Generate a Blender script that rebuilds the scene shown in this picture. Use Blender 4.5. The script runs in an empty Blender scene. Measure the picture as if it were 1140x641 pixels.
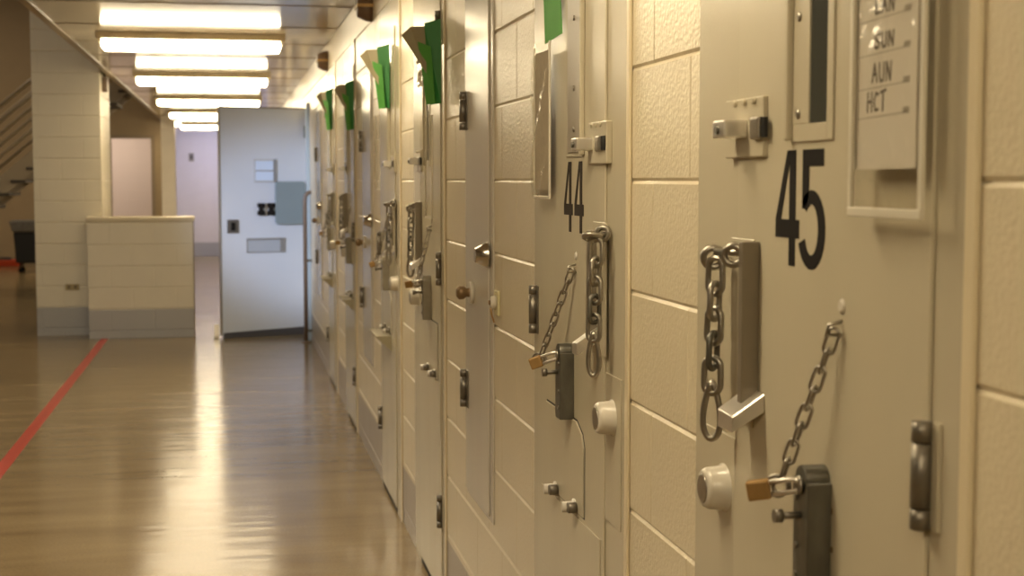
import bpy, bmesh, math, random
from mathutils import Vector, Matrix
random.seed(7)
C = bpy.context.scene.collection
R = math.radians
# ------------------------------------------------------------------ camera model
W, H, F_PX = 1140, 641, 1600.0
VX, VY = 257.0, 200.0            # vanishing point of the corridor
CAMZ = 1.495
XW = 0.72                        # plane of the right-hand wall
CEIL = 2.51
_a = (VX-W/2)/F_PX; _b = -(VY-H/2)/F_PX
_n = math.sqrt(_a*_a+_b*_b+1)
PSI = math.asin(-_a/_n); TH = math.acos(1/_n/math.cos(PSI))
FW = Vector((math.sin(PSI)*math.cos(TH), math.cos(PSI)*math.cos(TH), -math.sin(TH)))
RT = Vector((math.cos(PSI), -math.sin(PSI), 0)); UP = RT.cross(FW)
CAM = Vector((0, 0, CAMZ))
def ray(x, y): return FW + RT*((x-W/2)/F_PX) - UP*((y-H/2)/F_PX)
def on_wall(x, y, p=0.0):        # measure (y, z) on the plane p metres in front of the right wall
    r = ray(x, y); t = (XW-p)/r.x; return (r.y*t, CAMZ+r.z*t)
def on_floor(x, y):
    r = ray(x, y); t = -CAMZ/r.z; return (r.x*t, r.y*t)
def at_y(x, y, Y):
    r = ray(x, y); t = Y/r.y; return (r.x*t, CAMZ+r.z*t)

# ------------------------------------------------------------------ materials
MATS = {}
def new_mat(name):
    m = bpy.data.materials.new(name); m.use_nodes = True
    MATS[name] = m
    nt = m.node_tree
    return m, nt, nt.nodes['Principled BSDF']
def plain(name, col, rough=0.4, metal=0.0, bump=0.0, bscale=200, var=0.0, vscale=8, coat=0.0, stretch=(1, 1, 1), rvar=0.0, spec=0.5):
    m, nt, b = new_mat(name)
    b.inputs['Base Color'].default_value = (*col, 1); b.inputs['Roughness'].default_value = rough
    b.inputs['Metallic'].default_value = metal; b.inputs['Coat Weight'].default_value = coat
    b.inputs['Coat Roughness'].default_value = 0.12
    b.inputs['Specular IOR Level'].default_value = spec
    g = nt.nodes.new('ShaderNodeNewGeometry'); mp = nt.nodes.new('ShaderNodeMapping'); mp.inputs['Scale'].default_value = stretch
    nt.links.new(g.outputs['Position'], mp.inputs['Vector'])
    if bump:
        n = nt.nodes.new('ShaderNodeTexNoise'); n.inputs['Scale'].default_value = bscale; n.inputs['Detail'].default_value = 3
        bp = nt.nodes.new('ShaderNodeBump'); bp.inputs['Strength'].default_value = bump; bp.inputs['Distance'].default_value = 0.002
        nt.links.new(mp.outputs[0], n.inputs['Vector']); nt.links.new(n.outputs['Fac'], bp.inputs['Height']); nt.links.new(bp.outputs[0], b.inputs['Normal'])
    if var or rvar:
        n = nt.nodes.new('ShaderNodeTexNoise'); n.inputs['Scale'].default_value = vscale; n.inputs['Detail'].default_value = 4
        nt.links.new(mp.outputs[0], n.inputs['Vector'])
    if var:
        mx = nt.nodes.new('ShaderNodeMix'); mx.data_type = 'RGBA'
        mx.inputs['A'].default_value = (*[c*(1-var) for c in col], 1); mx.inputs['B'].default_value = (*[min(1, c*(1+var)) for c in col], 1)
        nt.links.new(n.outputs['Fac'], mx.inputs['Factor']); nt.links.new(mx.outputs['Result'], b.inputs['Base Color'])
    if rvar:
        mr = nt.nodes.new('ShaderNodeMapRange'); mr.inputs['To Min'].default_value = max(0.02, rough-rvar); mr.inputs['To Max'].default_value = rough+rvar
        nt.links.new(n.outputs['Fac'], mr.inputs['Value']); nt.links.new(mr.outputs[0], b.inputs['Roughness'])
    return m
def banded(name, col, band, zb, rough, bump=0.35, bscale=160, var=0.05):
    """painted block: one paint above height zb, another paint below it"""
    m = plain(name, col, rough, bump=bump, bscale=bscale)
    nt = m.node_tree; b = nt.nodes['Principled BSDF']
    g = nt.nodes.new('ShaderNodeNewGeometry'); s = nt.nodes.new('ShaderNodeSeparateXYZ'); nt.links.new(g.outputs['Position'], s.inputs[0])
    lt = nt.nodes.new('ShaderNodeMath'); lt.operation = 'LESS_THAN'; lt.inputs[1].default_value = zb; nt.links.new(s.outputs['Z'], lt.inputs[0])
    n = nt.nodes.new('ShaderNodeTexNoise'); n.inputs['Scale'].default_value = 5
    nt.links.new(g.outputs['Position'], n.inputs['Vector'])
    v = nt.nodes.new('ShaderNodeMix'); v.data_type = 'RGBA'
    v.inputs['A'].default_value = (*[c*(1-var) for c in col], 1); v.inputs['B'].default_value = (*[min(1, c*(1+var)) for c in col], 1)
    nt.links.new(n.outputs['Fac'], v.inputs['Factor'])
    mx = nt.nodes.new('ShaderNodeMix'); mx.data_type = 'RGBA'; mx.inputs['B'].default_value = (*band, 1)
    nt.links.new(lt.outputs[0], mx.inputs['Factor']); nt.links.new(v.outputs['Result'], mx.inputs['A']); nt.links.new(mx.outputs['Result'], b.inputs['Base Color'])
    return m
M_BLOCK = banded('cream_block_paint', (0.70, 0.62, 0.46), (0.38, 0.34, 0.29), 0.25, 0.31, bump=0.8, bscale=115)
M_BLOCK2 = banded('pillar_block_paint', (0.66, 0.60, 0.46), (0.38, 0.37, 0.35), 0.27, 0.45, bump=0.2)
M_DAY = banded('dayroom_wall_paint', (0.36, 0.28, 0.175), (0.22, 0.18, 0.14), 0.10, 0.6, bump=0.1)
M_FAR = banded('far_wall_paint', (0.62, 0.60, 0.69), (0.34, 0.35, 0.42), 0.27, 0.5, bump=0.05)
M_RIM = plain('cream_gloss_trim', (0.72, 0.63, 0.45), 0.3)
M_DOOR = plain('grey_gloss_door_paint', (0.55, 0.50, 0.38), 0.24, bump=0.12, bscale=60, var=0.035, vscale=6, stretch=(1, 1, 0.25), rvar=0.05)
M_FRAME = plain('grey_gloss_frame_paint', (0.53, 0.48, 0.365), 0.25, bump=0.1, bscale=60, var=0.03, vscale=6, stretch=(1, 1, 0.25))
M_CHASE = plain('grey_satin_panel_paint', (0.56, 0.52, 0.45), 0.22, bump=0.1, bscale=70, var=0.03, vscale=5, stretch=(1, 1, 0.2), rvar=0.05)
M_WDOOR = plain('pale_blue_white_paint', (0.62, 0.67, 0.76), 0.4, bump=0.05, var=0.03, vscale=3)
M_LINE = plain('painted_gap_shadow', (0.03, 0.025, 0.02), 0.7)  # near-black colour painting the shade of gaps under and around door parts
M_BRONZE = plain('dark_bronze', (0.22, 0.20, 0.17), 0.4, metal=0.7, bump=0.1)
M_STEEL = plain('worn_steel', (0.37, 0.345, 0.30), 0.3, metal=0.9, bump=0.25, bscale=120, var=0.25, vscale=60)
M_DSTEEL = plain('dark_galvanised_steel', (0.15, 0.145, 0.125), 0.4, metal=0.65, bump=0.4, bscale=90, var=0.45, vscale=40, stretch=(1, 1, 0.4))
M_SILVER = plain('bright_steel', (0.80, 0.77, 0.72), 0.30, metal=0.85, bump=0.1)
M_CHROME = plain('satin_chrome', (0.62, 0.59, 0.54), 0.22, metal=1.0)
M_BRASS = plain('brass', (0.38, 0.235, 0.09), 0.45, metal=0.5, var=0.15, vscale=60)
M_COPPER = plain('aged_brass_knob', (0.27, 0.18, 0.095), 0.5, metal=0.6)
M_WKNOB = plain('white_enamel', (0.66, 0.62, 0.54), 0.25, var=0.05, vscale=40)
M_CREAMP = plain('cream_plastic', (0.66, 0.60, 0.36), 0.4)
M_BLACK = plain('black_vinyl', (0.014, 0.012, 0.011), 0.75, spec=0.15)
M_NUM44 = plain('dark_brown_vinyl', (0.028, 0.020, 0.016), 0.7, spec=0.2)
M_BLKHOLE = plain('slot_shade_black', (0.006, 0.006, 0.006), 0.6)  # black standing in for the shade of an opening
M_PAPER = plain('white_paper', (0.66, 0.62, 0.55), 0.75, bump=0.1, bscale=30)
M_OLDP = plain('brownish_paper', (0.42, 0.36, 0.27), 0.75, var=0.12, vscale=40)
M_INK = plain('marker_ink', (0.11, 0.09, 0.075), 0.7)
M_PRINT = plain('pale_print', (0.36, 0.33, 0.28), 0.8)
M_GREEN = plain('green_card', (0.03, 0.20, 0.045), 0.5, var=0.1, vscale=20)
M_GREEN2 = plain('light_green_card', (0.09, 0.34, 0.06), 0.55, var=0.08, vscale=20)
M_TAN = plain('tan_card', (0.34, 0.30, 0.19), 0.6)
M_RED = plain('red_floor_tape', (0.42, 0.045, 0.025), 0.32, var=0.15, vscale=20)
M_ORANGE = plain('orange_red_plastic', (0.50, 0.06, 0.02), 0.5)
M_BIN = plain('black_bin_plastic', (0.012, 0.014, 0.018), 0.5)
M_BAG = plain('grey_bin_bag', (0.14, 0.135, 0.13), 0.35, bump=0.8, bscale=18, var=0.4, vscale=14)
M_RAIL = plain('beige_painted_steel', (0.46, 0.39, 0.28), 0.45)
M_TREAD = plain('dark_stair_tread', (0.10, 0.085, 0.07), 0.7)
M_PIPE = plain('brown_painted_pipe', (0.17, 0.12, 0.085), 0.4)
M_CLIP = plain('blue_grey_plate', (0.24, 0.30, 0.33), 0.4, var=0.05)
M_HOUSING = plain('cream_lamp_housing', (0.62, 0.54, 0.38), 0.45)
M_TEAL = plain('blue_grey_jamb_paint', (0.42, 0.50, 0.55), 0.4)
M_CHIP = plain('bare_steel_chip', (0.16, 0.10, 0.05), 0.6)
M_DARKROOM = plain('dark_upper_paint', (0.17, 0.125, 0.09), 0.8)
# clear plastic sleeve
m, nt, b = new_mat('clear_plastic'); M_CLEAR = m
nt.nodes.remove(b)
tr = nt.nodes.new('ShaderNodeBsdfTransparent'); tr.inputs[0].default_value = (0.97, 0.96, 0.93, 1)
gl = nt.nodes.new('ShaderNodeBsdfGlossy'); gl.inputs['Roughness'].default_value = 0.07
n = nt.nodes.new('ShaderNodeTexNoise'); n.inputs['Scale'].default_value = 30; n.inputs['Detail'].default_value = 2
bp = nt.nodes.new('ShaderNodeBump'); bp.inputs['Strength'].default_value = 0.8; bp.inputs['Distance'].default_value = 0.006
g = nt.nodes.new('ShaderNodeNewGeometry'); nt.links.new(g.outputs['Position'], n.inputs['Vector']); nt.links.new(n.outputs['Fac'], bp.inputs['Height'])
nt.links.new(bp.outputs[0], gl.inputs['Normal'])
ms = nt.nodes.new('ShaderNodeMixShader'); ms.inputs[0].default_value = 0.10; nt.links.new(tr.outputs[0], ms.inputs[1]); nt.links.new(gl.outputs[0], ms.inputs[2])
nt.links.new(ms.outputs[0], nt.nodes['Material Output'].inputs[0])
m, nt, b = new_mat('dark_glass'); M_GLASS = m
b.inputs['Base Color'].default_value = (0.05, 0.055, 0.05, 1); b.inputs['Roughness'].default_value = 0.1
m, nt, b = new_mat('painted_reflection_glass'); M_VGLASS = m
b.inputs['Base Color'].default_value = (0.62, 0.74, 0.95, 1); b.inputs['Roughness'].default_value = 0.06  # bright reflection painted into the pane's base colour
m, nt, b = new_mat('white_edge_vinyl'); M_EDGE = m
b.inputs['Base Color'].default_value = (0.66, 0.62, 0.52, 1); b.inputs['Roughness'].default_value = 0.28
M_FOIL = plain('shiny_plastic', (0.62, 0.56, 0.44), 0.12, metal=0.0, coat=1.0)
def emit(name, col, s):
    m, nt, b = new_mat(name); nt.nodes.remove(b)
    e = nt.nodes.new('ShaderNodeEmission'); e.inputs[0].default_value = (*col, 1); e.inputs[1].default_value = s
    nt.links.new(e.outputs[0], nt.nodes['Material Output'].inputs[0]); return m
M_LAMP = emit('warm_diffuser', (1.0, 0.82, 0.53), 13.5)
M_COOL = emit('cool_diffuser', (0.80, 0.84, 1.0), 7.0)
# floor: waxed tile, streaky reflections
m, nt, b = new_mat('waxed_floor'); M_FLOOR = m
g = nt.nodes.new('ShaderNodeNewGeometry')
mp = nt.nodes.new('ShaderNodeMapping'); mp.inputs['Scale'].default_value = (0.45, 2.2, 1)
n = nt.nodes.new('ShaderNodeTexNoise'); n.inputs['Scale'].default_value = 2.2; n.inputs['Detail'].default_value = 5
nt.links.new(g.outputs['Position'], mp.inputs['Vector']); nt.links.new(mp.outputs[0], n.inputs['Vector'])
rp = nt.nodes.new('ShaderNodeValToRGB'); rp.color_ramp.elements[0].position = 0.3; rp.color_ramp.elements[1].position = 0.72
rp.color_ramp.elements[0].color = (0.185, 0.133, 0.068, 1); rp.color_ramp.elements[1].color = (0.265, 0.197, 0.105, 1)
nt.links.new(n.outputs['Fac'], rp.inputs[0])
n3 = nt.nodes.new('ShaderNodeTexNoise'); n3.inputs['Scale'].default_value = 90; n3.inputs['Detail'].default_value = 2
nt.links.new(g.outputs['Position'], n3.inputs['Vector'])
mx = nt.nodes.new('ShaderNodeMix'); mx.data_type = 'RGBA'; mx.blend_type = 'OVERLAY'; mx.inputs['Factor'].default_value = 0.25
nt.links.new(rp.outputs[0], mx.inputs['A']); nt.links.new(n3.outputs['Fac'], mx.inputs['B']); nt.links.new(mx.outputs['Result'], b.inputs['Base Color'])
mr = nt.nodes.new('ShaderNodeMapRange'); mr.inputs['To Min'].default_value = 0.12; mr.inputs['To Max'].default_value = 0.22
nt.links.new(n.outputs['Fac'], mr.inputs['Value']); nt.links.new(mr.outputs[0], b.inputs['Roughness'])
mp2 = nt.nodes.new('ShaderNodeMapping'); mp2.inputs['Scale'].default_value = (0.6, 3.0, 1)
n2 = nt.nodes.new('ShaderNodeTexNoise'); n2.inputs['Scale'].default_value = 3.5; n2.inputs['Detail'].default_value = 3
nt.links.new(g.outputs['Position'], mp2.inputs['Vector']); nt.links.new(mp2.outputs[0], n2.inputs['Vector'])
bp = nt.nodes.new('ShaderNodeBump'); bp.inputs['Strength'].default_value = 0.22; bp.inputs['Distance'].default_value = 0.012
nt.links.new(n2.outputs['Fac'], bp.inputs['Height']); nt.links.new(bp.outputs[0], b.inputs['Normal'])
b.inputs['Specular IOR Level'].default_value = 0.22
# ceiling: glossy speckled board
m = plain('glossy_ceiling_board', (0.50, 0.42, 0.30), 0.11, bump=0.05, bscale=70, var=0.12, vscale=90, spec=0.3); M_CEIL = m

# ------------------------------------------------------------------ mesh helpers
class MB:
    """collects shapes in (u, p, z) and maps them through T into one mesh"""
    def __init__(s, T=None): s.bm = bmesh.new(); s.T = T or (lambda a, b, c: Vector((a, b, c))); s.smooth = []
    def v(s, a, b, c): return s.bm.verts.new(s.T(a, b, c))
    def face(s, vs, sm=False):
        try: f = s.bm.faces.new(vs)
        except ValueError: return
        f.smooth = sm
    def box(s, a0, a1, b0, b1, c0, c1):
        v = [s.v(a, b, c) for a in (a0, a1) for b in (b0, b1) for c in (c0, c1)]
        for q in ((0, 1, 3, 2), (4, 6, 7, 5), (0, 4, 5, 1), (2, 3, 7, 6), (0, 2, 6, 4), (1, 5, 7, 3)): s.face([v[i] for i in q])
        return s
    def hexa(s, pts):                # 8 points, order as box
        v = [s.v(*p) for p in pts]
        for q in ((0, 1, 3, 2), (4, 6, 7, 5), (0, 4, 5, 1), (2, 3, 7, 6), (0, 2, 6, 4), (1, 5, 7, 3)): s.face([v[i] for i in q])
        return s
    def prism(s, poly, b0, b1):      # polygon in (a, c), extruded along b
        A = [s.v(a, b0, c) for a, c in poly]; B = [s.v(a, b1, c) for a, c in poly]
        n = len(poly); s.face(A); s.face(B[::-1])
        for i in range(n): s.face([A[i], A[(i+1) % n], B[(i+1) % n], B[i]])
        return s
    def lathe(s, o, ax, prof, n=20):  # prof: list of (distance along axis, radius); o and ax in local coords
        o = Vector(o); ax = Vector(ax).normalized()
        t = Vector((0, 0, 1)) if abs(ax.z) < 0.9 else Vector((1, 0, 0))
        e1 = ax.cross(t).normalized(); e2 = ax.cross(e1)
        rings = []
        for d, r in prof:
            ring = []
            for k in range(n):
                q = o+ax*d+(e1*math.cos(2*math.pi*k/n)+e2*math.sin(2*math.pi*k/n))*r
                ring.append(s.v(*q))
            rings.append(ring)
        for i in range(len(rings)-1):
            for k in range(n): s.face([rings[i][k], rings[i][(k+1) % n], rings[i+1][(k+1) % n], rings[i+1][k]], True)
        s.face(rings[0][::-1]); s.face(rings[-1]); return s
    def cyl(s, p0, p1, r, n=16):
        p0 = Vector(p0); p1 = Vector(p1); return s.lathe(p0, p1-p0, [(0, r), ((p1-p0).length, r)], n)
    def tube(s, pts, r, closed=False, n=8):
        pts = [Vector(p) for p in pts]; N = len(pts); rings = []
        prev = None
        for i, p in enumerate(pts):
            if closed: t = pts[(i+1) % N]-pts[i-1]
            else: t = pts[min(i+1, N-1)]-pts[max(i-1, 0)]
            t.normalize()
            if prev is None:
                a = Vector((0, 0, 1)) if abs(t.z) < 0.9 else Vector((1, 0, 0)); e = t.cross(a).normalized()
            else: e = (prev-t*prev.dot(t)).normalized()
            prev = e; f = t.cross(e)
            rr = r[i] if isinstance(r, (list, tuple)) else r
            rings.append([s.v(*(p+(e*math.cos(2*math.pi*k/n)+f*math.sin(2*math.pi*k/n))*rr)) for k in range(n)])
        L = N if closed else N-1
        for i in range(L):
            A, B = rings[i], rings[(i+1) % N]
            for k in range(n): s.face([A[k], A[(k+1) % n], B[(k+1) % n], B[k]], True)
        if not closed: s.face(rings[0][::-1]); s.face(rings[-1])
        return s
    def build(s, name, m, parent=None, bevel=0.0, origin=None, seg=2):
        bm = s.bm
        bmesh.ops.recalc_face_normals(bm, faces=bm.faces[:])
        if origin is not None: bmesh.ops.translate(bm, verts=bm.verts[:], vec=-Vector(origin))
        me = bpy.data.meshes.new(name); bm.to_mesh(me); bm.free(); me.materials.append(m)
        o = bpy.data.objects.new(name, me); C.objects.link(o)
        if origin is not None: o.location = origin
        if parent: o.parent = parent
        if bevel:
            md = o.modifiers.new('bevel', 'BEVEL'); md.width = bevel; md.segments = seg; md.limit_method = 'ANGLE'; md.angle_limit = R(40)
        return o
def tag(o, label=None, cat=None, group=None, kind=None):
    if label: o['label'] = label
    if cat: o['category'] = cat
    if group: o['group'] = group
    if kind: o['kind'] = kind
    return o
def thing(name, loc, label, cat, group=None, kind=None):
    o = bpy.data.objects.new(name, None); o.empty_display_size = 0.05; C.objects.link(o); o.location = loc
    return tag(o, label, cat, group, kind)

def block_panel(mb, o, ud, nd, width, z0, z1, zj, uj, L=0.4064, hgt=0.2032, g=0.0055, dh=0.0042, dv=0.0014):
    """blockwork face: o corner on the face plane, ud along, nd outward; real grooves at the joints"""
    o = Vector(o); ud = Vector(ud); nd = Vector(nd)
    def P(u, z, d): q = o+ud*u-nd*d; return mb.bm.verts.new((q.x, q.y, z))
    k0 = math.floor((z0-zj)/hgt); k = k0
    while zj+k*hgt < z1:
        a, b = max(z0, zj+k*hgt), min(z1, zj+(k+1)*hgt)
        if b-a > 0.015:
            gz0 = g if a > z0 else 0; gz1 = g if b < z1 else 0
            off = uj+(L/2 if k % 2 else 0); j = math.floor((0-off)/L)
            while off+j*L < width:
                c, d = max(0, off+j*L), min(width, off+(j+1)*L)
                if d-c > 0.02:
                    gu0 = g*0.7 if c > 0 else 0; gu1 = g*0.7 if d < width else 0
                    us = [c, c+gu0, d-gu1, d]; zs = [a, a+gz0, b-gz1, b]
                    gr = [[P(us[i], zs[q], max(dh if (q in (0, 3)) and (gz0 if q == 0 else gz1) else 0, dv if (i in (0, 3)) and (gu0 if i == 0 else gu1) else 0)) for q in range(4)] for i in range(4)]
                    for i in range(3):
                        for q in range(3):
                            if us[i+1]-us[i] > 1e-6 and zs[q+1]-zs[q] > 1e-6:
                                f = mb.bm.faces.new([gr[i][q], gr[i+1][q], gr[i+1][q+1], gr[i][q+1]]); f.smooth = False
                j += 1
        k += 1

# ------------------------------------------------------------------ shell of the place
YB, YF = -3.0, 28.8
XL = -9.0
mb = MB(); mb.box(XL-0.2, XW+0.3, YB-0.2, 34, -0.12, 0); tag(mb.build('floor', M_FLOOR), 'waxed brown floor with streaky reflections', 'floor', kind='structure')
# right wall of blocks
mb = MB(); block_panel(mb, (XW, YB, 0), (0, 1, 0), (-1, 0, 0), 33-YB, 0.0, CEIL, 0.0706, (2.41-YB) % 0.4064)
mb.box(XW+0.006, XW+0.25, YB, 33, 0, 5.4)
tag(mb.build('wall_right', M_BLOCK), 'glossy cream painted block wall carrying the cell doors', 'wall', kind='structure')
# corridor ceiling
mb = MB(); mb.box(-1.11, XW, YB, YF, CEIL, CEIL+0.25)
ce = mb.build('ceiling', M_CEIL); tag(ce, 'low glossy ceiling over the corridor', 'ceiling', kind='structure')
mb = MB(); mb.box(-1.16, -1.11, YB, YF, CEIL-0.012, CEIL+0.27)
mb.build('edge_trim', plain('ceiling_edge_paint', (0.36, 0.29, 0.20), 0.5), ce)
mb = MB()
Y = 8.6
while Y < 28:
    mb.box(-1.11, XW, Y-0.006, Y+0.006, CEIL-0.0035, CEIL); Y += 1.22
mb.build('seam_strip', plain('ceiling_seam_paint', (0.30, 0.24, 0.16), 0.4), ce)
# dayroom upper ceiling and walls
mb = MB(); mb.box(XL, -1.16, YB, 34, 5.4, 5.6); tag(mb.build('ceiling', M_DARKROOM), 'high ceiling of the dayroom', 'ceiling', kind='structure')
mb = MB(); mb.box(XL-0.2, XL, YB, 34, 0, 5.4); tag(mb.build('wall_left', M_DAY), 'brown wall at the far left of the dayroom', 'wall', kind='structure')
mb = MB(); mb.box(XL, XW, YB-0.2, YB, 0, 5.4); tag(mb.build('wall_rear', M_DAY), 'wall behind the viewer', 'wall', kind='structure')
# far wall, lavender
mb = MB(); block_panel(mb, (-1.1, YF, 0), (1, 0, 0), (0, -1, 0), XW+1.1, 0, CEIL+0.3, 0.07, 0.1, dh=0.003, dv=0.001); mb.box(-1.1, XW, YF+0.006, YF+0.2, 0, 5.4)
tag(mb.build('wall_far', M_FAR), 'pale lavender end wall of the corridor with grey base band', 'wall', kind='structure')
# dayroom back wall with lit doorway
YD = 27.0
dx0, _ = at_y(124, 200, YD); dx1, dz = at_y(168, 154, YD)
mb = MB()
mb.box(XL, dx0, YD, YD+0.2, 0, 5.4); mb.box(dx1, -1.1, YD, YD+0.2, 0, 5.4); mb.box(dx0, dx1, YD, YD+0.2, dz, 5.4)
wb = mb.build('wall_dayroom', M_DAY); tag(wb, 'brown back wall of the dayroom with an open doorway', 'wall', kind='structure')
mb = MB(); mb.box(dx0-0.06, dx0, YD-0.02, YD, 0, dz+0.06); mb.box(dx1, dx1+0.06, YD-0.02, YD, 0, dz+0.06); mb.box(dx0, dx1, YD-0.02, YD, dz, dz+0.06)
tag(mb.build('trim_1', plain('brown_door_trim', (0.30, 0.24, 0.17), 0.5)), 'brown frame round the lit doorway', 'trim', kind='structure')
M_PINK = plain('pale_peach_wall_paint', (0.68, 0.56, 0.46), 0.6)
mb = MB(); block_panel(mb, (-6.5, 31.0, 0), (1, 0, 0), (0, -1, 0), 5.4, 0, 3.2, 0.07, 0.1, dh=0.003, dv=0.001); mb.box(-6.5, -1.1, 31.006, 31.2, 0, 3.2)
tag(mb.build('wall_inner', M_PINK), 'pale peach wall seen through the doorway', 'wall', kind='structure')
mb = MB(); mb.box(-6.5, -1.1, YD+0.2, 31.2, 3.2, 3.3); tag(mb.build('ceiling', M_PINK), 'ceiling of the room beyond the doorway', 'ceiling', kind='structure')
mb = MB(); mb.box(XL, XW, 34, 34.2, 0, 5.4); tag(mb.build('wall_outer', M_DAY), 'outer wall beyond the rooms', 'wall', kind='structure')

# square pillars carrying the ceiling edge
def pillar(x0, x1, y0, y1, label, zt=5.4, mat=M_BLOCK2):
    t = thing('block_pillar', ((x0+x1)/2, (y0+y1)/2, 0), label, 'pillar', kind='structure')
    mb = MB(); L = t.location
    block_panel(mb, (x0, y0, 0), (1, 0, 0), (0, -1, 0), x1-x0, 0, zt, 0.07, 0.05, g=0.008, dh=0.006, dv=0.003)
    block_panel(mb, (x1, y0, 0), (0, 1, 0), (1, 0, 0), y1-y0, 0, zt, 0.07, 0.1, dh=0.003, dv=0.001)
    mb.box(x0, x1-0.006, y0+0.006, y1, 0, zt)
    bmesh.ops.translate(mb.bm, verts=mb.bm.verts[:], vec=-L)
    mb.build('blockwork', mat, t)
    return t
px0, _ = at_y(40, 300, 14.35); px1, _ = at_y(113, 200, 14.35)
pil = pillar(px0, px1, 14.35, 15.45, 'square cream block pillar behind the low wall, left of the corridor')
q0, _ = at_y(180, 200, 24.0)
pil2 = pillar(q0, q0+0.22, 24.0, 24.3, 'slim cream block pillar at the far end of the corridor', CEIL, banded('pale_pillar_paint', (0.88, 0.83, 0.74), (0.4, 0.38, 0.36), 0.27, 0.4, bump=0.1))
# low block wall
hx0, _ = at_y(98, 300, 14.0); hx1, hz = at_y(214.5, 246, 14.0)
t = thing('low_wall', ((hx0+hx1)/2, 14.15, 0), 'waist-high cream block wall with grey base in front of the pillar', 'low wall', kind='structure')
mb = MB(); L = Vector(t.location)
block_panel(mb, (hx0, 14.0, 0), (1, 0, 0), (0, -1, 0), hx1-hx0, 0, hz, 0.07, 0.2, g=0.008, dh=0.006, dv=0.003)
mb.box(hx0, hx1, 14.006, 14.34, 0, hz)
bmesh.ops.translate(mb.bm, verts=mb.bm.verts[:], vec=-L); mb.build('blockwork', M_BLOCK2, t)
mb = MB(); mb.box(hx0-0.012, hx1+0.012, 13.985, 14.345, hz, hz+0.04); bmesh.ops.translate(mb.bm, verts=mb.bm.verts[:], vec=-L)
mb.build('cap', plain('cap_paint', (0.60, 0.52, 0.36), 0.35), t, bevel=0.006)
mb = MB(); mb.box(hx1, hx1+0.01, 13.99, 14.03, 0.0, hz); bmesh.ops.translate(mb.bm, verts=mb.bm.verts[:], vec=-L)
mb.build('corner_guard', plain('brown_corner_guard', (0.22, 0.17, 0.11), 0.5), t)
# outlet plate
ox, oz = at_y(80.5, 319.5, 14.35)
t = thing('outlet_plate', (ox, 14.35, oz-0.03), 'small tan outlet plate on the pillar just left of the low wall', 'outlet')
mb = MB(); mb.box(-0.065, 0.065, -0.006, 0, 0, 0.06); mb.build('plate', plain('tan_plate', (0.36, 0.29, 0.15), 0.4, metal=0.3), t, bevel=0.002)
for sx in (-0.03, 0.03):
    mb = MB(); mb.box(sx-0.013, sx+0.013, -0.009, -0.006, 0.012, 0.048); mb.build('socket', plain('brown_socket', (0.16, 0.12, 0.07), 0.5), t, bevel=0.002)
# light conduit fixture high on pillar side
cx, cz = px1, at_y(118, 90, 14.9)[1]
t = thing('conduit_box', (cx-0.004, 14.7, cz-0.12), 'small brown box high on the corridor side of the pillar', 'junction box')
mb = MB(); mb.box(0, 0.05, -0.06, 0.06, 0, 0.14); mb.build('box', M_PIPE, t, bevel=0.006)
mb = MB(); mb.cyl((0.022, 0, 0.14), (0.022, 0, 0.35), 0.012); mb.build('conduit', M_PIPE, t)
# switch on the far wall
sx, sz = at_y(213, 175, YF)
t = thing('light_switch', (sx, YF, sz-0.08), 'small dark switch high on the lavender end wall', 'switch')
mb = MB(); mb.box(-0.05, 0.05, -0.012, 0, 0, 0.16); mb.build('plate', plain('grey_switch_plate', (0.22, 0.2, 0.2), 0.5), t, bevel=0.003)
mb = MB(); mb.box(-0.015, 0.015, -0.025, -0.012, 0.05, 0.11); mb.build('toggle', M_BLACK, t, bevel=0.002)

# red line
x, y = on_floor(118, 375)
mb = MB(); mb.box(-1.225, -1.155, YB+0.5, 13.98, 0.0, 0.0015)
tag(mb.build('floor_line', M_RED), 'long straight red line on the brown floor running up to the low wall', 'floor line')
# concrete curb strips at the foot of the wall between doors are part of wall_right's trim

# ------------------------------------------------------------------ ceiling lights
def ceiling_light(y, label, cool=False, x0=-0.865, x1=0.36):
    t = thing('ceiling_light', ((x0+x1)/2, y, CEIL), label, 'ceiling light', 'fluorescent ceiling lights over the corridor')
    h = (x1-x0)/2
    mb = MB(); mb.box(-h-0.03, h+0.03, -0.14, 0.14, -0.050, 0); mb.build('housing', M_HOUSING, t, bevel=0.006)
    mb = MB(); mb.box(-h+0.004, h-0.004, -0.125, 0.125, -0.116, -0.050)
    mb.build('diffuser', M_COOL if cool else M_LAMP, t, bevel=0.02, seg=4)
    for s in (-1, 1):
        mb = MB(); a, bb = (h-0.004, h+0.012) if s > 0 else (-h-0.012, -h+0.004)
        mb.box(a, bb, -0.13, 0.13, -0.072, -0.050); mb.build('end_cap', M_HOUSING, t, bevel=0.003)
    return t
LY = [(10.42, 'nearest visible and widest glowing ceiling light over the corridor'),
      (14.2, 'second glowing ceiling light along the corridor from the front'),
      (18.1, 'third glowing ceiling light along the corridor from the front'),
      (21.7, 'fourth glowing ceiling light, its right half hidden by the open door'),
      (26.6, 'farthest glowing ceiling light, just in front of the end wall')]
for y, l in LY: ceiling_light(y, l)
for i, y in enumerate((5.9, 2.25, -0.25)):
    ceiling_light(y, ['ceiling light overhead, first one out of view', 'ceiling light overhead between the first two cell doors', 'ceiling light behind the viewer'][i])
ex, ez = at_y(197, 140, 25.2)
t = thing('exit_lamp', (ex, 25.2, CEIL), 'tiny glowing lamp box at the left of the farthest ceiling light', 'lamp')
mb = MB(); mb.box(-0.07, 0.07, -0.05, 0.05, -0.03, 0); mb.build('housing', M_HOUSING, t, bevel=0.004)
mb = MB(); mb.box(-0.06, 0.06, -0.04, 0.04, -0.11, -0.03); mb.build('diffuser', M_LAMP, t, bevel=0.01)

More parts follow.
